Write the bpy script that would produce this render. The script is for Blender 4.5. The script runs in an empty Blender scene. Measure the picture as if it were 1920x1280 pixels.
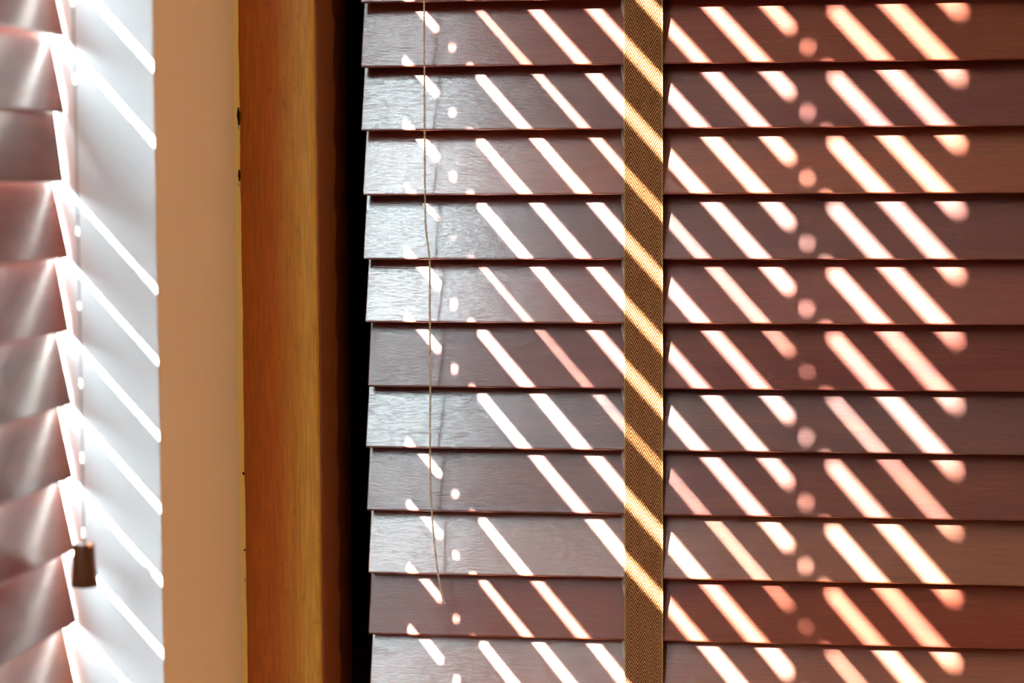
import bpy, bmesh, math, random
from mathutils import Vector, Matrix
C = bpy.context.scene.collection
S = bpy.context.scene
R = math.radians
rnd = random.Random(7)

# ------------------------------------------------------------------ camera
cam = bpy.data.cameras.new('camera')
cam.sensor_width = 36.0
cam.lens = 4200 * 36.0 / 1920
cam.clip_start = 0.02
cam.clip_end = 200
co = bpy.data.objects.new('camera', cam)
C.objects.link(co)
yaw, pitch, roll = R(8.0), R(4.2), R(0.3)
fw = Vector((-math.sin(yaw) * math.cos(pitch), math.cos(yaw) * math.cos(pitch), -math.sin(pitch)))
rt = Vector((math.cos(yaw), math.sin(yaw), 0))
up = rt.cross(fw)
rt2 = rt * math.cos(roll) - up * math.sin(roll)
up2 = up * math.cos(roll) + rt * math.sin(roll)
M = Matrix((rt2, up2, -fw)).transposed().to_4x4()
M.translation = (0, 0, 1.45)
co.matrix_world = M
cam.dof.use_dof = True
cam.dof.focus_distance = 1.52
cam.dof.aperture_fstop = 4.0
cam.dof.aperture_blades = 0
S.camera = co

# ------------------------------------------------------------------ light and exposure
S.view_settings.view_transform = 'Standard'
S.view_settings.look = 'None'
S.view_settings.gamma = 1.0
S.view_settings.exposure = 0.0
S.view_settings.use_curve_mapping = False
S.cycles.use_denoising = True
S.cycles.max_bounces = 10
S.cycles.diffuse_bounces = 6
S.cycles.glossy_bounces = 6
S.cycles.transparent_max_bounces = 16

SUN_DIR = Vector((1.0, 2.2, -1.10)).normalized()          # the way the light travels
sun = bpy.data.lights.new('sun', 'SUN')
sun.energy = 200.0
sun.angle = R(0.53)
sun.color = (1.0, 0.97, 0.93)
so = bpy.data.objects.new('sun', sun)
so.rotation_euler = SUN_DIR.to_track_quat('-Z', 'Y').to_euler()
C.objects.link(so)

w = bpy.data.worlds.new('sky')
S.world = w
w.use_nodes = True
nt = w.node_tree
nt.nodes.clear()
out = nt.nodes.new('ShaderNodeOutputWorld')
bg = nt.nodes.new('ShaderNodeBackground')
tc = nt.nodes.new('ShaderNodeTexCoord')
dot = nt.nodes.new('ShaderNodeVectorMath'); dot.operation = 'DOT_PRODUCT'
dot.inputs[1].default_value = -SUN_DIR
nt.links.new(tc.outputs['Generated'], dot.inputs[0])
ramp = nt.nodes.new('ShaderNodeValToRGB')                # hazy sky that brightens towards the sun
e = ramp.color_ramp.elements
e[0].position = 0.0; e[0].color = (0.14, 0.22, 0.30, 1)
e[1].position = 1.0; e[1].color = (2.3, 2.8, 3.0, 1)
k = ramp.color_ramp.elements.new(0.75); k.color = (0.26, 0.38, 0.48, 1)
k = ramp.color_ramp.elements.new(0.94); k.color = (0.72, 0.94, 1.06, 1)
nt.links.new(dot.outputs['Value'], ramp.inputs[0])
nt.links.new(ramp.outputs[0], bg.inputs['Color'])
bg.inputs['Strength'].default_value = 41.0
nt.links.new(bg.outputs[0], out.inputs['Surface'])

lamp = bpy.data.lights.new('ceiling_fill_light', 'AREA')  # added warm fill from out of view
lamp.shape = 'DISK'; lamp.size = 0.42
lamp.energy = 3.0
lamp.color = (1.0, 0.80, 0.56)
LAMP_AT = Vector((1.35, -0.35, 2.56))
side_fill_light = bpy.data.lights.new('side_fill_light', 'POINT')  # added side fill for the tan wall, source unseen
side_fill_light.energy = 40.0
side_fill_light.color = (1.0, 0.78, 0.50)
side_fill_light.shadow_soft_size = 0.07


# ------------------------------------------------------------------ helpers
def link(o, parent=None):
    C.objects.link(o)
    if parent: o.parent = parent
    return o


def obj(name, bm, mat, parent=None, smooth=False, kind=None):
    me = bpy.data.meshes.new(name)
    bm.to_mesh(me); bm.free()
    if mat: me.materials.append(mat)
    if smooth:
        for p in me.polygons: p.use_smooth = True
    o = bpy.data.objects.new(name, me)
    link(o, parent)
    if kind: o['kind'] = kind
    return o


def box(bm, x0, x1, y0, y1, z0, z1):
    vs = [bm.verts.new((x, y, z)) for x in (x0, x1) for y in (y0, y1) for z in (z0, z1)]
    for f in ((0, 1, 3, 2), (4, 6, 7, 5), (0, 4, 5, 1), (2, 3, 7, 6), (0, 2, 6, 4), (1, 5, 7, 3)):
        bm.faces.new([vs[i] for i in f])
    return vs


def boxes(*bs, bevel=0.0):
    bm = bmesh.new()
    for b in bs: box(bm, *b)
    bmesh.ops.recalc_face_normals(bm, faces=bm.faces)
    if bevel:
        bmesh.ops.bevel(bm, geom=list(bm.edges), offset=bevel, segments=2, affect='EDGES', profile=0.5)
    return bm


def tube(bm, pts, r, n=8, caps=True):
    rings = []
    for i, p in enumerate(pts):
        p = Vector(p)
        a = Vector(pts[max(i - 1, 0)]); b = Vector(pts[min(i + 1, len(pts) - 1)])
        t = (b - a).normalized()
        u = t.cross(Vector((0, 1, 0.01))).normalized(); v = t.cross(u)
        rr = r[i] if isinstance(r, (list, tuple)) else r
        rings.append([bm.verts.new(p + (u * math.cos(2 * math.pi * k / n) + v * math.sin(2 * math.pi * k / n)) * rr) for k in range(n)])
    for a, b in zip(rings, rings[1:]):
        for k in range(n):
            bm.faces.new((a[k], a[(k + 1) % n], b[(k + 1) % n], b[k]))
    if caps:
        bm.faces.new(rings[0][::-1]); bm.faces.new(rings[-1])
    return bm


def lathe(bm, prof, n=32, at=(0, 0, 0)):
    rings = []
    for r, z in prof:
        rings.append([bm.verts.new((at[0] + r * math.cos(2 * math.pi * k / n), at[1] + r * math.sin(2 * math.pi * k / n), at[2] + z)) for k in range(n)])
    for a, b in zip(rings, rings[1:]):
        for k in range(n):
            bm.faces.new((a[k], a[(k + 1) % n], b[(k + 1) % n], b[k]))
    bm.faces.new(rings[0][::-1]); bm.faces.new(rings[-1])
    bmesh.ops.recalc_face_normals(bm, faces=bm.faces)


def smooth_path(keys, step):
    """Catmull-Rom through keys, sampled about every `step` metres."""
    P = [Vector(k) for k in keys]
    P = [P[0] * 2 - P[1]] + P + [P[-1] * 2 - P[-2]]
    res = []
    for i in range(1, len(P) - 2):
        a, b, c, d = P[i - 1:i + 3]
        n = max(2, int((c - b).length / step))
        for j in range(n):
            t = j / n
            res.append(0.5 * ((2 * b) + (c - a) * t + (2 * a - 5 * b + 4 * c - d) * t * t + (3 * b - a - 3 * c + d) * t ** 3))
    res.append(P[-2])
    return res


# ------------------------------------------------------------------ materials
class Mat:
    def __init__(s, name):
        s.m = bpy.data.materials.new(name); s.m.use_nodes = True
        s.t = s.m.node_tree; s.n = s.t.nodes
        s.b = s.n['Principled BSDF']

    def node(s, typ, **kw):
        x = s.n.new(typ)
        for k, v in kw.items(): setattr(x, k, v)
        return x

    def link(s, a, b): s.t.links.new(a, b)

    def math(s, op, a, b=0.0, c=0.0):
        x = s.node('ShaderNodeMath', operation=op)
        for i, v in enumerate((a, b, c)):
            if hasattr(v, 'is_output'): s.link(v, x.inputs[i])
            else: x.inputs[i].default_value = v
        return x.outputs[0]

    def coords(s, scale=(1, 1, 1), use_random=False):
        c = s.node('ShaderNodeTexCoord')
        v = c.outputs['Object']
        if use_random:
            oi = s.node('ShaderNodeObjectInfo')
            ad = s.node('ShaderNodeVectorMath', operation='ADD')
            mu = s.node('ShaderNodeVectorMath', operation='SCALE')
            cb = s.node('ShaderNodeCombineXYZ')
            for i in range(3): s.link(oi.outputs['Random'], cb.inputs[i])
            s.link(cb.outputs[0], mu.inputs[0]); mu.inputs['Scale'].default_value = 11.3
            s.link(v, ad.inputs[0]); s.link(mu.outputs[0], ad.inputs[1])
            v = ad.outputs[0]
        mp = s.node('ShaderNodeMapping')
        mp.inputs['Scale'].default_value = scale
        s.link(v, mp.inputs['Vector'])
        return mp.outputs[0]

    def noise(s, vec, scale, detail=3, rough=0.5, dist=0.0):
        x = s.node('ShaderNodeTexNoise')
        x.inputs['Scale'].default_value = scale; x.inputs['Detail'].default_value = detail
        x.inputs['Roughness'].default_value = rough; x.inputs['Distortion'].default_value = dist
        s.link(vec, x.inputs['Vector'])
        return x.outputs['Fac']

    def ramp(s, f, *stops):
        x = s.node('ShaderNodeValToRGB')
        el = x.color_ramp.elements
        for i, (p, c) in enumerate(stops):
            q = el[i] if i < 2 else el.new(p)
            q.position = p; q.color = (*c, 1) if len(c) == 3 else c
        s.link(f, x.inputs[0])
        return x.outputs[0]

    def mix(s, f, a, b, mode='MIX'):
        x = s.node('ShaderNodeMix', data_type='RGBA', blend_type=mode)
        for i, v in ((0, f), (6, a), (7, b)):
            if hasattr(v, 'is_output'): s.link(v, x.inputs[i])
            else: x.inputs[i].default_value = v if i == 0 else (*v, 1)
        return x.outputs[2]

    def bump(s, h, strength, dist):
        x = s.node('ShaderNodeBump')
        x.inputs['Strength'].default_value = strength; x.inputs['Distance'].default_value = dist
        s.link(h, x.inputs['Height'])
        s.link(x.outputs[0], s.b.inputs['Normal'])

    def base(s, v, rough=0.5, spec=0.5):
        if hasattr(v, 'is_output'): s.link(v, s.b.inputs['Base Color'])
        else: s.b.inputs['Base Color'].default_value = (*v, 1)
        if hasattr(rough, 'is_output'): s.link(rough, s.b.inputs['Roughness'])
        else: s.b.inputs['Roughness'].default_value = rough
        s.b.inputs['Specular IOR Level'].default_value = spec
        return s.m


def paint(name, col, rough=0.6, wob=0.03, spec=0.4):
    m = Mat(name)
    v = m.coords()
    n = m.noise(v, 9, 4)
    c = m.mix(n, tuple(x * (1 - wob) for x in col), tuple(min(1, x * (1 + wob)) for x in col))
    m.bump(m.noise(v, 160, 3), 0.25, 0.0004)
    return m.base(c, rough, spec)


def slat_wood():
    m = Mat('stained_slat_wood')
    oi = m.node('ShaderNodeObjectInfo')
    v = m.coords((1.0, 9.0, 9.0), True)            # grain runs along the slat (local x)
    broad = m.noise(v, 4.5, 3, 0.55, 0.6)
    fine = m.noise(m.coords((1.0, 30.0, 30.0), True), 30, 3, 0.6)
    tint = m.mix(m.math('MULTIPLY', m.ramp(broad, (0.3, (0, 0, 0)), (0.72, (1, 1, 1))), 0.6), oi.outputs['Color'], (0.20, 0.052, 0.018))
    c = m.mix(m.ramp(fine, (0.3, (0, 0, 0)), (0.7, (1, 1, 1))), (0.82, 0.80, 0.80), (1.12, 1.12, 1.12))
    c = m.mix(1.0, tint, c, 'MULTIPLY')
    # thin pale scratches
    vo = m.node('ShaderNodeTexVoronoi', feature='DISTANCE_TO_EDGE')
    wv = m.coords((0.6, 2.6, 2.6), True)
    dn = m.node('ShaderNodeTexNoise'); dn.inputs['Scale'].default_value = 9; dn.inputs['Detail'].default_value = 3
    m.link(wv, dn.inputs['Vector'])
    ad = m.node('ShaderNodeVectorMath', operation='MULTIPLY_ADD')
    m.link(dn.outputs['Color'], ad.inputs[0]); ad.inputs[1].default_value = (0.22, 0.22, 0.22); m.link(wv, ad.inputs[2])
    m.link(ad.outputs[0], vo.inputs['Vector']); vo.inputs['Scale'].default_value = 9
    line = m.ramp(vo.outputs['Distance'], (0.0, (1, 1, 1)), (0.006, (0, 0, 0)))
    mask = m.ramp(m.noise(m.coords((1, 1, 1), True), 17, 1), (0.60, (0, 0, 0)), (0.66, (1, 1, 1)))
    lf = m.mix(1.0, line, mask, 'MULTIPLY')
    bw = m.node('ShaderNodeRGBToBW'); m.link(lf, bw.inputs[0])
    c = m.mix(m.math('MULTIPLY', bw.outputs[0], 0.3), c, (0.38, 0.13, 0.06))
    # lacquered open grain: fine ridges along the slat
    g1 = m.noise(m.coords((0.13, 1.0, 1.0), True), 1350, 2, 0.5, 0.3)
    g2 = m.noise(m.coords((1.0, 1.0, 1.0), True), 1500, 1, 0.5)
    h = m.math('ADD', m.math('MULTIPLY', g1, 1.0), m.math('MULTIPLY', g2, 0.25))
    m.bump(h, 0.65, 0.00016)
    m.base(c, 0.44, 0.38)
    pores = m.node('ShaderNodeMapRange')                 # lacquer misses the open pores
    m.link(g1, pores.inputs[0]); pores.inputs[1].default_value = 0.36; pores.inputs[2].default_value = 0.52
    pores.inputs[3].default_value = 0.48; pores.inputs[4].default_value = 1.15
    m.link(m.math('MULTIPLY', oi.outputs['Alpha'], pores.outputs[0]), m.b.inputs['Coat Weight'])
    m.link(m.math('MULTIPLY', oi.outputs['Alpha'], 0.5), m.b.inputs['Specular IOR Level'])
    m.b.inputs['Coat Roughness'].default_value = 0.15
    m.b.inputs['Coat IOR'].default_value = 1.75
    m.link(m.b.inputs['Normal'].links[0].from_socket, m.b.inputs['Coat Normal'])
    return m.m


def tape_cloth():
    m = Mat('herringbone_tape')
    c = m.node('ShaderNodeTexCoord'); sp = m.node('ShaderNodeSeparateXYZ')
    m.link(c.outputs['Object'], sp.inputs[0])
    x, z = sp.outputs['X'], sp.outputs['Z']
    half = 0.0045
    tri = m.math('PINGPONG', m.math('ADD', x, 0.0129), half)                 # zigzag across the width
    ph = m.math('DIVIDE', m.math('ADD', z, m.math('MULTIPLY', tri, -1.9)), 0.0029)
    s1 = m.math('SINE', m.math('MULTIPLY', ph, 2 * math.pi))
    wv = m.math('SINE', m.math('MULTIPLY', z, 2 * math.pi / 0.00062))
    fz = m.noise(m.coords(), 900, 2)
    h = m.math('ADD', m.math('ADD', s1, m.math('MULTIPLY', wv, 0.35)), m.math('MULTIPLY', m.math('SUBTRACT', fz, 0.5), 1.6))
    f = m.node('ShaderNodeMapRange'); m.link(h, f.inputs[0]); f.inputs[1].default_value = -0.9; f.inputs[2].default_value = 1.1
    edge = m.math('GREATER_THAN', m.math('ABSOLUTE', x), 0.0124)
    col = m.ramp(f.outputs[0], (0.0, (0.11, 0.018, 0.002)), (1.0, (0.53, 0.29, 0.135)), (0.5, (0.24, 0.074, 0.016)))
    col = m.mix(m.math('MULTIPLY', edge, 0.55), col, (0.50, 0.33, 0.12))
    m.bump(h, 0.7, 0.00035)
    m.base(col, 0.7, 0.12)
    return m.m


def casing_wood(name, a, b, c_, rough=0.42, axis='z'):
    m = Mat(name)
    v = m.coords((1, 1, 0.045))
    fine = m.noise(v, 850, 3, 0.6)
    broad = m.noise(m.coords((1, 1, 0.03)), 38, 3, 0.55, 0.5)
    tc_ = m.node('ShaderNodeTexCoord'); sp = m.node('ShaderNodeSeparateXYZ'); m.link(tc_.outputs['Object'], sp.inputs[0])
    # pale sapwood band towards the inner edge of the board (local x grows to that edge)
    band = m.node('ShaderNodeMapRange'); band.interpolation_type = 'SMOOTHSTEP'
    m.link(m.math('ADD', sp.outputs['X'], m.math('MULTIPLY', m.math('SUBTRACT', broad, 0.5), 0.03)), band.inputs[0])
    band.inputs[1].default_value = 0.021; band.inputs[2].default_value = 0.044
    col = m.mix(band.outputs[0], a, b)
    dk = m.ramp(fine, (0.32, (0, 0, 0)), (0.68, (1, 1, 1)))
    col = m.mix(1.0, col, m.mix(dk, (0.78, 0.74, 0.66), (1.12, 1.12, 1.1)), 'MULTIPLY')
    fl = m.noise(m.coords((1, 1, 0.35)), 300, 2)
    col = m.mix(m.math('MULTIPLY', m.ramp(fl, (0.62, (0, 0, 0)), (0.74, (1, 1, 1))), 0.35), col, c_)
    m.bump(fine, 0.35, 0.0003)
    return m.base(col, rough, 0.45)


WHITE = paint('white_gloss_paint', (0.92, 0.93, 0.935), 0.35, 0.02)
TAN = paint('tan_wall_paint', (0.84, 0.73, 0.53), 0.7, 0.03)
CEIL = paint('ceiling_paint', (0.75, 0.74, 0.72), 0.8)
ROOM = paint('room_wall_paint', (0.16, 0.11, 0.08), 0.8)
SLAT = slat_wood()
TAPE = tape_cloth()
CAS = casing_wood('oak_casing', (0.50, 0.125, 0.005), (0.62, 0.31, 0.040), (0.16, 0.05, 0.01))
REV = casing_wood('dark_wood_reveal', (0.21, 0.055, 0.006), (0.23, 0.065, 0.008), (0.06, 0.02, 0.005), 0.6)
BLACK = paint('flat_black', (0.010, 0.007, 0.005), 0.75, 0.1, 0.1)
m_ = Mat('lit_paint_edge'); LIT_EDGE = None
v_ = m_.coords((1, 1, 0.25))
LIT_EDGE = m_.base(m_.mix(m_.noise(v_, 60, 3), (0.90, 0.66, 0.20), (0.96, 0.78, 0.32)), 0.6, 0.3)  # lit yellow of the paint edge, set as its colour
m_ = Mat('chip_hole'); CHIP = m_.base(m_.mix(m_.noise(m_.coords(), 400, 2), (0.01, 0.006, 0.004), (0.05, 0.03, 0.02)), 0.9, 0.1)
m_ = Mat('flaked_paint'); FLAKE = m_.base(m_.mix(m_.noise(m_.coords(), 700, 2), (0.55, 0.46, 0.33), (0.75, 0.70, 0.58)), 0.8, 0.2)
m_ = Mat('cord_fibre'); CORD = m_.base(m_.mix(m_.noise(m_.coords((1, 1, 0.5)), 1600, 2), (0.30, 0.21, 0.12), (0.80, 0.68, 0.50)), 0.7, 0.3)
m_ = Mat('pale_cord'); PALE = m_.base(m_.mix(m_.noise(m_.coords(), 900, 2), (0.34, 0.31, 0.27), (0.50, 0.47, 0.42)), 0.6, 0.4)
m_ = Mat('tassel_wood'); TASSEL = m_.base(m_.mix(m_.noise(m_.coords((1, 1, 0.1)), 500, 3), (0.045, 0.012, 0.004), (0.10, 0.028, 0.008)), 0.32, 0.5)
m_ = Mat('floor_boards_wood'); FLOORM = m_.base(m_.mix(m_.noise(m_.coords((1, 0.06, 1)), 40, 4), (0.16, 0.07, 0.03), (0.30, 0.15, 0.06)), 0.45, 0.4)
m_ = Mat('fill_lamp_glass'); LAMPM = m_.base((0.9, 0.85, 0.75), 0.4)
m_.b.inputs['Emission Color'].default_value = (1.0, 0.8, 0.56, 1); m_.b.inputs['Emission Strength'].default_value = 4.0
m_ = Mat('outdoor_ground'); GROUND = m_.base(m_.mix(m_.noise(m_.coords(), 0.8, 4), (0.22, 0.22, 0.20), (0.36, 0.35, 0.32)), 0.9, 0.2)

g_ = Mat('window_glass')
g_.n.remove(g_.b)
tr = g_.node('ShaderNodeBsdfTransparent'); gl = g_.node('ShaderNodeBsdfGlossy'); gl.inputs['Roughness'].default_value = 0.02
mx = g_.node('ShaderNodeMixShader'); fr = g_.node('ShaderNodeLayerWeight'); fr.inputs['Blend'].default_value = 0.5
fz_ = g_.math('MULTIPLY_ADD', g_.math('POWER', fr.outputs['Facing'], 5.0), 0.9, 0.04)
tr.inputs['Color'].default_value = (0.96, 0.98, 0.975, 1)
g_.link(fz_, mx.inputs[0]); g_.link(tr.outputs[0], mx.inputs[1]); g_.link(gl.outputs[0], mx.inputs[2])
g_.link(mx.outputs[0], g_.n['Material Output'].inputs['Surface'])
GLASS = g_.m

# ------------------------------------------------------------------ the room
XW = -0.3945         # room face of the left wall
YJ = 1.290           # far jamb of the left window
YC = 1.478           # front of the far wall and its casing
XO = -0.5050         # outer face of the left wall
XR, YN, H = 3.0, -2.6, 2.75
SILL, HEAD = 0.55, 2.52


def struct(name, bm, mat, parent=None, smooth=False):
    return obj(name, bm, mat, parent, smooth, None if parent else 'structure')


struct('floor', boxes((XO, XR + .1, YN - .1, 1.9, -0.1, 0)), FLOORM)
struct('ceiling', boxes((XO, XR + .1, YN - .1, 1.9, H, H + .1)), CEIL)
# left wall: room side is tan, the window reveal is painted white (its own lining, 2 mm proud inside the opening)
Y3A, Y3B = -1.36, 0.040       # second opening further along the left wall, outside the picture
struct('wall_left', boxes(
    (XO, XW, YN - .1, Y3A - .002, 0, H),
    (XO, XW, Y3B + .002, 0.201, 0, H),
    (XO, XW, YJ + .002, YC - .0005, 0, H),
    (XO, XW, Y3A - .002, Y3B + .002, 0, SILL - .002),
    (XO, XW, Y3A - .002, Y3B + .002, HEAD + .002, H),
    (XO, XW, 0.201, YJ + .002, 0, SILL - .002),
    (XO, XW, 0.201, YJ + .002, HEAD + .002, H), bevel=0.0), TAN)
struct('wall_outer_left', boxes((XO, XW - .002, YC, 1.9, 0, H)), BLACK)


def left_window(name, ya, yb):
    win = bpy.data.objects.new(name, None); win.location = (XW, (ya + yb) / 2, SILL); win['kind'] = 'structure'; link(win)

    def part(nm, b, mat):
        o = struct(nm, boxes(b), mat, win)
        o.matrix_parent_inverse = Matrix.Translation(win.location).inverted()
    part('jamb', (XO, XW - .0002, yb, yb + .002, SILL, HEAD), WHITE)
    part('jamb', (XO, XW - .0002, ya - .002, ya, SILL, HEAD), WHITE)
    part('window_head', (XO, XW - .0002, ya, yb, HEAD, HEAD + .002), WHITE)
    part('window_sill', (XO, XW + .02, ya, yb - .0002, SILL - .002, SILL), WHITE)
    fx0, fx1 = -0.503, -0.487
    part('window_frame', (fx0, fx1, yb - .030, yb - .0002, SILL, HEAD), WHITE)
    part('window_frame', (fx0, fx1, ya + .0002, ya + .030, SILL, HEAD), WHITE)
    part('window_frame', (fx0, fx1, ya + .03, yb - .03, SILL, SILL + .03), WHITE)
    part('window_frame', (fx0, fx1, ya + .03, yb - .03, HEAD - .03, HEAD), WHITE)
    part('pane', (-.4965, -.4935, ya + .03, yb - .03, SILL + .03, HEAD - .03), GLASS)


left_window('window_1', 0.203, YJ)
left_window('window_3', Y3A, Y3B)

# far wall with the second window, its dark gap made with black parts
X0 = -0.3405         # inner edge of the casing
X1 = 0.735           # its right-hand inner edge
struct('wall_back', boxes(
    (X1 + .054, XR + .1, YC, YC + .2, 0, H),
    (XW, X1 + .054, YC, YC + .2, 0, 0.45),
    (XW, X1 + .054, YC, YC + .2, 2.56, H)), TAN)
struct('wall_right', boxes((XR, XR + .1, YN - .1, YC, 0, H)), ROOM)
struct('wall_front', boxes((XW, XR, YN - .1, YN, 0, H)), ROOM)

win2 = bpy.data.objects.new('window_2', None); win2.location = (X0, YC, 0.45); win2['kind'] = 'structure'; link(win2)


def w2(name, bm, mat, origin=(0, 0, 0), smooth=False):
    o = struct(name, bm, mat, win2, smooth)
    o.matrix_parent_inverse = Matrix.Translation(win2.location).inverted()
    o.location = origin
    return o


def casing_board(width, z0, z1):
    """vertical board; local x runs from the wall side to the inner edge; its outer edge is slightly wavy"""
    bm = bmesh.new()
    n = 150
    r = random.Random(3)
    prof = [(0.0, 0.085), (0.0, 0.0), (width * .25, -0.0006), (width * .6, -0.0008), (width - .003, -.0004), (width - .0007, .0003), (width, .003), (width, .085)]
    rows = []
    wv = 0
    for i in range(n + 1):
        z = z0 + (z1 - z0) * i / n
        wv = wv * 0.75 + r.uniform(-.00028, .00028)
        rows.append([bm.verts.new((x + (wv if j < 2 else 0), y, z)) for j, (x, y) in enumerate(prof)])
    for a, b in zip(rows, rows[1:]):
        for k in range(len(prof)):
            q = (k + 1) % len(prof)
            bm.faces.new((a[k], a[q], b[q], b[k]))
    bm.faces.new(rows[0][::-1]); bm.faces.new(rows[-1])
    bmesh.ops.recalc_face_normals(bm, faces=bm.faces)
    return bm


w2('casing', casing_board(X0 - XW - .0005, .45, 2.56), CAS, (XW + .0005, YC, 0))
w2('casing', boxes((0, .054, 0, .085, .45, 2.56), bevel=.002), CAS, (X1, YC, 0))
w2('casing', boxes((X0, X1, YC, YC + .085, 2.50, 2.56)), CAS)
w2('casing', boxes((X0, X1, YC, YC + .085, .45, .51)), CAS)
# the reveal's own faces, darker than the casing's front
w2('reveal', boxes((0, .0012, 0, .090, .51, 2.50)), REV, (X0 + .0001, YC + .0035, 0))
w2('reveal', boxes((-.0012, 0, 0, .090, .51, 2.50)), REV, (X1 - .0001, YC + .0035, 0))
w2('sash_frame', boxes((X0 - .05, X0 + .004, YC + .0940, YC + .16, .45, 2.56)), BLACK)  # black put in for the dark gap beside the slats
w2('sash_frame', boxes((X1 - .004, X1 + .05, YC + .0940, YC + .16, .45, 2.56)), BLACK)
w2('dark_backing', boxes((X0 - .05, X1 + .05, YC + .16, YC + .18, .45, 2.56)), BLACK)  # black sheet added to make the dark behind the blind

# tan paint edge by the casing, its lit yellow put into the colour; chipped
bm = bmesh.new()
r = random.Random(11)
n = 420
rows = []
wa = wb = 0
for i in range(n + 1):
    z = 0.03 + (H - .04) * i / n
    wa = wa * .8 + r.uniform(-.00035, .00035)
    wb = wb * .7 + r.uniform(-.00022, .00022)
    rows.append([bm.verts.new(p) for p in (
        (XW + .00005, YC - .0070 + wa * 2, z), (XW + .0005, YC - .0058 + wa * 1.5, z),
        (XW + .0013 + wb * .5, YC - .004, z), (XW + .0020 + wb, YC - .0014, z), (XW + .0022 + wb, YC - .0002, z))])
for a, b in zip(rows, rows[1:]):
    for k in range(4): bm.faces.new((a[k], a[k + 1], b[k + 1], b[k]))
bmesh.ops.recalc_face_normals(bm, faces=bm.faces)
ck = struct('trim_1', bm, LIT_EDGE, None, True)


def blob(name, at, size, mat, seed, parent):
    bm = bmesh.new()
    bmesh.ops.create_icosphere(bm, subdivisions=3, radius=1)
    rr = random.Random(seed)
    off = Vector((rr.random() * 9, rr.random() * 9, rr.random() * 9))
    from mathutils import noise as N
    for v in bm.verts:
        d = v.co.copy()
        v.co *= 1 + .35 * N.noise(d * 1.3 + off)
        v.co = Vector((v.co.x * size[0], v.co.y * size[1], v.co.z * size[2])) + Vector(at)
    return obj(name, bm, mat, parent, True)


CH = [(1.4920, .0062, 0.0016, .0011), (1.4520, .0042, .0011, .0009), (1.2495, .0011, .0008, .0008), (1.1968, .0008, .0007, .0007)]
for i, (z, hz, hy, hx) in enumerate(CH):
    blob('paint_chip', (XW + .0017, YC - .0022, z), (hx, hy * 1.3, hz), CHIP, i, ck)
for i, (z, hz) in enumerate(((1.4455, .0016), (1.4840, .0015), (1.1760, .0012))):
    blob('paint_flake', (XW + .0017, YC - .0024, z), (.0009, .0016, hz), FLAKE, 20 + i, ck)


# ------------------------------------------------------------------ the blinds
W = 0.0490
T = 0.0027
PITCH = 0.04395


def slat_mesh(L, twist=(0.0, 0.0)):
    """x 0..L, rounded thin board in the z direction (lip at z=-W/2), thickness along y"""
    bm = bmesh.new()
    h, t = W / 2, T / 2
    prof = []
    rr = 0.0010
    for cx, cz, a0 in ((t - rr, h - rr, 0), (-(t - rr), h - rr, 90), (-(t - rr), -(h - rr), 180), (t - rr, -(h - rr), 270)):
        for a in (0, 30, 60, 90):
            an = R(a0 + a)
            prof.append((cx + rr * math.cos(an), cz + rr * math.sin(an)))
    e = 0.0006
    rings = []
    mid = [(e + (L - 2 * e) * k / 10, 1) for k in range(11)] if any(twist) else [(e, 1), (L - e, 1)]
    for x, s in [(0, 1 - e / h)] + mid + [(L, 1 - e / h)]:
        tw = R(twist[0] + (twist[1] - twist[0]) * x / L)          # a long slat hangs a little wound along its length
        ct, st = math.cos(tw), math.sin(tw)
        rings.append([bm.verts.new((x, y * (1 if s == 1 else .7) * ct + z * s * st, z * s * ct - y * st)) for y, z in prof])
    n = len(prof)
    for a, b in zip(rings, rings[1:]):
        for k in range(n):
            bm.faces.new((a[k], a[(k + 1) % n], b[(k + 1) % n], b[k]))
    bm.faces.new(rings[0][::-1]); bm.faces.new(rings[-1])
    bmesh.ops.recalc_face_normals(bm, faces=bm.faces)
    me = bpy.data.meshes.new('slat'); bm.to_mesh(me); bm.free()
    me.materials.append(SLAT)
    for p in me.polygons: p.use_smooth = False
    return me


TINTS = {'red': (0.200, 0.029, 0.013), 'mauve': (0.140, 0.025, 0.018), 'orange': (0.255, 0.050, 0.011), 'plum': (0.092, 0.019, 0.016)}


def tape_bm(z0, z1, width=0.0266, zig=True):
    bm = bmesh.new()
    step = 0.0008
    n = int((z1 - z0) / step)
    t = 0.0003
    rows = []
    rr = random.Random(5)
    for i in range(n + 1):
        z = z0 + (z1 - z0) * i / n
        e = (0.00022 if i % 2 else 0.0) + rr.uniform(0, .00010) if zig else 0
        hw = width / 2 - .0002 + e
        rows.append([bm.verts.new(p) for p in ((-hw, -t, z), (hw, -t, z), (hw, t, z), (-hw, t, z))])
    for a, b in zip(rows, rows[1:]):
        for k in range(4):
            bm.faces.new((a[k], a[(k + 1) % 4], b[(k + 1) % 4], b[k]))
    bm.faces.new(rows[0][::-1]); bm.faces.new(rows[-1])
    bmesh.ops.recalc_face_normals(bm, faces=bm.faces)
    return bm


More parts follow.
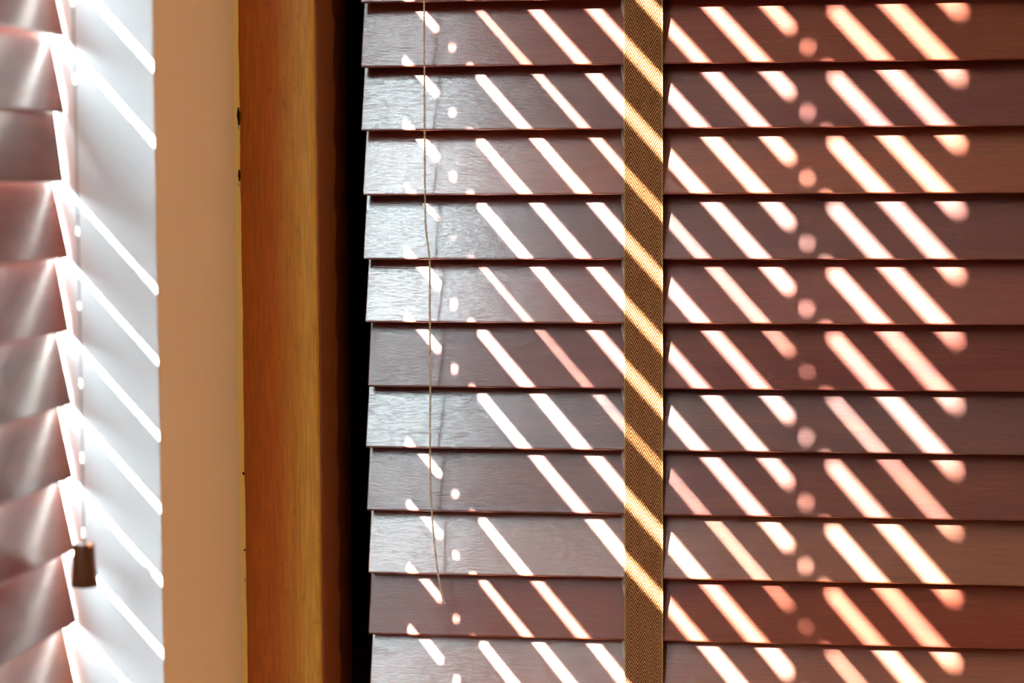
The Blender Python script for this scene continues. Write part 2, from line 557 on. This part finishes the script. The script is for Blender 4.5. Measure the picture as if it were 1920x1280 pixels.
def make_blind(name, loc, rotz, length, lip0, n_up, n_down, tilt, tapes, spec, label, seed, head_z, gloss={}, tw=.0266, gap=.0017, fgap=.0006, tone=1.0, twist=(0.0, 0.0)):
    """loc.y / loc.x: the plane of the slats' room-side lips.  lip0: height of the reference lip."""
    root = bpy.data.objects.new(name, None)
    root.location = (loc[0], loc[1], 0); root.rotation_euler = (0, 0, rotz)
    root['label'] = label; root['category'] = 'blind'
    link(root)
    me = slat_mesh(length, twist)
    rr = random.Random(seed)
    names = ['red', 'mauve', 'orange', 'plum']
    for i in range(-n_up, n_down + 1):
        o = bpy.data.objects.new('slat', me)
        d_tilt, dz, dx, tint, *sl = spec.get(i, (rr.uniform(-.9, .9), rr.uniform(-.0003, .0003), rr.uniform(-.0008, .0008), names[rr.randrange(4)]))
        sl = sl[0] if sl else 0.0           # how much the near end hangs lower (+) or higher (-)
        th = R(tilt + d_tilt)
        lip = lip0 - PITCH * i + dz - sl
        o.location = (dx, T / 2 + W / 2 * math.sin(R(tilt)), lip + W / 2 * math.cos(th))
        o.rotation_euler = (-th, -sl / length, 0)
        c = TINTS[tint]
        o.color = (*[q * tone * rr.uniform(.93, 1.07) for q in c], gloss.get(i, rr.uniform(.10, .26)))   # alpha: how glossy its lacquer is
        link(o, root)
    zb = lip0 - PITCH * (n_down + 1)
    br = obj('bottom_rail', boxes((0, length, -.004, .020, zb, zb + .022), bevel=.002), SLAT, root)
    br.color = (*TINTS['red'], 1)
    hr = obj('head_rail', boxes((0, length, -.012, .045, head_z - .055, head_z), bevel=.002), SLAT, root)
    hr.color = (*TINTS['red'], 1)
    back = W * math.sin(R(tilt)) + T
    tm = tape_bm(zb - .002, head_z - .05, tw)
    tme = bpy.data.meshes.new('ladder_tape'); tm.to_mesh(tme); tm.free(); tme.materials.append(TAPE)
    for tx in tapes:
        for nm, y in (('ladder_tape', -fgap), ('ladder_tape', back + gap)):
            o = bpy.data.objects.new(nm, tme); o.location = (tx, y, 0); link(o, root)
        bm = bmesh.new(); tube(bm, [(tx + .0085, back / 2, zz) for zz in (zb + .01, (zb + head_z) / 2, head_z - .05)], .0007, 8)
        obj('lift_cord', bm, CORD, root, True)
        # rungs: threads that leave the front tape under each lip and run up behind the slat
        bm = bmesh.new()
        for i in range(-n_up, n_down + 1):
            lip = lip0 - PITCH * i
            for q, (ex, spread) in enumerate(((0.0, .0), (.0009, .3), (.0018, .6))):
                for sgn in ((-1,) if True else (-1, 1)):
                    xs = tx + sgn * (.0132 + .0018 - ex)
                    xe = tx + sgn * (.0128)
                    pts = smooth_path([(xe, -.0006, lip - .0140), (xe * .45 + xs * .55, .0012, lip - .0090 + q * .0003), (xs, .0030, lip - .0040), (xs, .0046, lip + .001), (xs, back + .001, lip + W * .93)], .004)
                    tube(bm, pts, .00024, 5)
        obj('rung_threads', bm, CORD, root, True, 'stuff')
    return root


# far blind: slat 0 is the first whole slat in view; (extra tilt, lip offset, end offset, stain)
SPEC_B = {
    -1: (0.2, 0, 0, 'mauve'),
    0: (-0.4, 0.0000, -.0004, 'red'), 1: (0.1, 0.0004, -.0006, 'mauve'), 2: (0.5, 0, .0002, 'orange'), 3: (0.4, -.0003, 0, 'mauve'),
    4: (0.8, 0, .0010, 'red'), 5: (-1.4, -.0009, .0022, 'mauve'), 6: (0.6, .0006, .0004, 'plum'), 7: (-0.7, .0002, .0006, 'mauve'),
    8: (0.6, 0, .0012, 'orange'), 9: (-1.6, .0006, .0008, 'red'), 10: (0.3, 0, .0012, 'orange'), 11: (0, 0, .0012, 'red')}
TILT_B = 17.5
blindB = make_blind('venetian_blind', (-0.3178, 1.522), 0, 1.045, 1.5256, 20, 20, TILT_B, (0.1945, 0.7275), SPEC_B,
                    'dark brown wooden venetian blind facing the camera beside the oak window casing', 21, 2.50,
                    {-1: .6, 0: .5, 1: .8, 2: .95, 3: .95, 4: 1.0, 5: .42, 6: .9, 7: .6, 8: 1.0, 9: .30, 10: .9})
TILT_A = 13.1
ra = random.Random(31)
SPEC_A = {i: (ra.uniform(-.5, .5), ra.uniform(-.0004, .0004), ra.uniform(-.0008, .0006), ('red', 'mauve', 'orange', 'plum')[ra.randrange(4)], ra.uniform(-.0005, .0005)) for i in range(-21, 21)}
SPEC_A[1] = (-4.6, .0010, -.0010, 'plum', 0.0)
SPEC_A[-1] = (0.0, -.0008, 0, 'red', 0.0)
SPEC_A[2] = (0.0, 0.0, 0, 'red', 0.0)
SPEC_A[3] = (-1.8, 0.0, 0, 'red', -.0006)
SPEC_A[0] = (-1.2, -.0019, -.0006, 'mauve', 0.0)
SPEC_A[-2] = (-3.9, .0021, 0, 'red', 0.0)
SPEC_A[-6] = (-2.9, .0014, 0, 'red', 0.0)
SPEC_A[-5] = (-0.9, 0.0, 0, 'red', 0.0)
blindA = make_blind('venetian_blind', (-0.4465, 0.226), R(90), 1.0605, 1.4912, 21, 20, TILT_A, (0.330, 0.863), SPEC_A,
                    'out-of-focus wooden venetian blind in the sunlit white window reveal at the left edge', 4, 2.515, {}, .0262, .0002, .0002, 0.62, (0.9, -1.5))

make_blind('venetian_blind', (-0.4465, Y3A + .008), R(90), 1.384, 1.4912, 21, 20, TILT_A + 1, (0.19, 0.692, 1.194), {},
           'third wooden venetian blind, in the second left-hand window and out of the picture', 9, 2.515, {}, .0256, .0002, .0002)


def strands(path, rad, off, turn, n=6):
    bm = bmesh.new()
    for ph in (0, math.pi):
        pts = []
        s = 0
        for i, p in enumerate(path):
            if i: s += (p - path[i - 1]).length
            a = ph + 2 * math.pi * s / turn
            pts.append(p + Vector((math.cos(a), math.sin(a), 0)) * off)
        tube(bm, pts, rad, n)
    return bm


# pull cord of the far blind, hanging loose in front of the slats (blind's local coordinates)
bx, by = 0.3178, -1.522
key = [(-.2705, 1.512, 2.45), (-.2707, 1.5085, 1.90), (-.2709, 1.508, 1.57), (-.2713, 1.508, 1.436), (-.2703, 1.508, 1.410), (-.2685, 1.508, 1.3927), (-.2686, 1.508, 1.36),
       (-.2688, 1.508, 1.30), (-.2692, 1.508, 1.257), (-.2686, 1.508, 1.225), (-.2666, 1.508, 1.1977), (-.2640, 1.508, 1.175), (-.2606, 1.508, 1.1575)]
path = smooth_path([(x + bx, y + by, z) for x, y, z in key], .0009)
cord = obj('pull_cord', strands(path, .00042, .00034, .0052), CORD, blindB, True)
end = path[-1]
bm = bmesh.new()
rr = random.Random(2)
bmesh.ops.create_icosphere(bm, subdivisions=2, radius=.00095, matrix=Matrix.Translation(end))
for i in range(9):
    d = Vector((rr.uniform(-.6, 1), rr.uniform(-.5, .5), rr.uniform(-1.2, .4))).normalized()
    tube(bm, [end, end + d * .0011, end + d * .0019 + Vector((0, 0, -.0003))], .00013, 4)
obj('frayed_end', bm, CORD, cord, True)

# cord of the near-left blind with its turned wooden tassel (local: x along the blind, -y towards the room)
tx, ty = 1.2455 - .226, -(-.4275 + .4465)
tz = 1.2260
path = smooth_path([(tx + .004, ty + .004, 2.46), (tx - .001, ty, 1.62), (tx, ty, 1.5), (tx + .0005, ty, 1.35), (tx, ty, tz + .010)], .02)
bm = bmesh.new(); tube(bm, path, .0006, 8)
for z in (1.545, 1.503, 1.415, 1.322, 1.282): bmesh.ops.create_icosphere(bm, subdivisions=2, radius=.0010, matrix=Matrix.Translation((tx, ty, z)))
pc = obj('tilt_cord', bm, PALE, blindA, True)
bm = bmesh.new()
lathe(bm, [(.0015, .0127), (.0056, .0127), (.0062, .0122), (.0063, .011), (.0068, .002), (.0074, -.006), (.0079, -.0118), (.0077, -.0127), (.002, -.0129)], 40)
ts = obj('tassel', bm, TASSEL, blindA, True)
ts.location = (tx, ty, tz)
for p in ts.data.polygons: p.use_smooth = len(p.vertices) == 4

# ------------------------------------------------------------------ warm ceiling fill, added unseen behind the camera
cl = bpy.data.objects.new('ceiling_fill', None); cl.location = (LAMP_AT.x, LAMP_AT.y, H); link(cl)
cl['label'] = 'added round ceiling fill lamp with a glass shade, unseen behind the camera'; cl['category'] = 'lamp'
bm = bmesh.new(); lathe(bm, [(.02, 0), (.10, 0), (.11, -.01), (.11, -.03), (.03, -.035)], 32); obj('base', bm, WHITE, cl, True)
bm = bmesh.new(); lathe(bm, [(.09, -.03), (.19, -.04), (.22, -.07), (.21, -.12), (.15, -.155), (.02, -.165)], 40); obj('lamp_shade', bm, LAMPM, cl, True)
lo = bpy.data.objects.new('ceiling_fill_light', lamp); lo.location = (LAMP_AT.x, LAMP_AT.y, H - .19); link(lo)
# added fill lamp, unseen on the right, to brighten the tan wall
fl = bpy.data.objects.new('added_side_lamp', None); fl.location = (2.3, 1.05, 0); link(fl)
fl['label'] = 'added fill lamp, a slim black stand with a bare round bulb, out of the picture'; fl['category'] = 'lamp'
bm = bmesh.new(); lathe(bm, [(.14, 0), (.14, .015), (.02, .03)], 40); obj('base', bm, BLACK, fl, True)
bm = bmesh.new(); tube(bm, [(0, 0, .03), (0, 0, .8), (0, 0, 1.80)], .011, 12); obj('pole', bm, BLACK, fl, True)
bm = bmesh.new()
bmesh.ops.create_icosphere(bm, subdivisions=3, radius=.06, matrix=Matrix.Translation((0, 0, 1.86))); obj('bulb', bm, LAMPM, fl, True)
flo = bpy.data.objects.new('side_fill_light', side_fill_light); flo.location = (2.3, 1.05, 2.02); link(flo)
struct('ground', boxes((-40, -0.6, -40, 40, -.35, -.25)), GROUND)
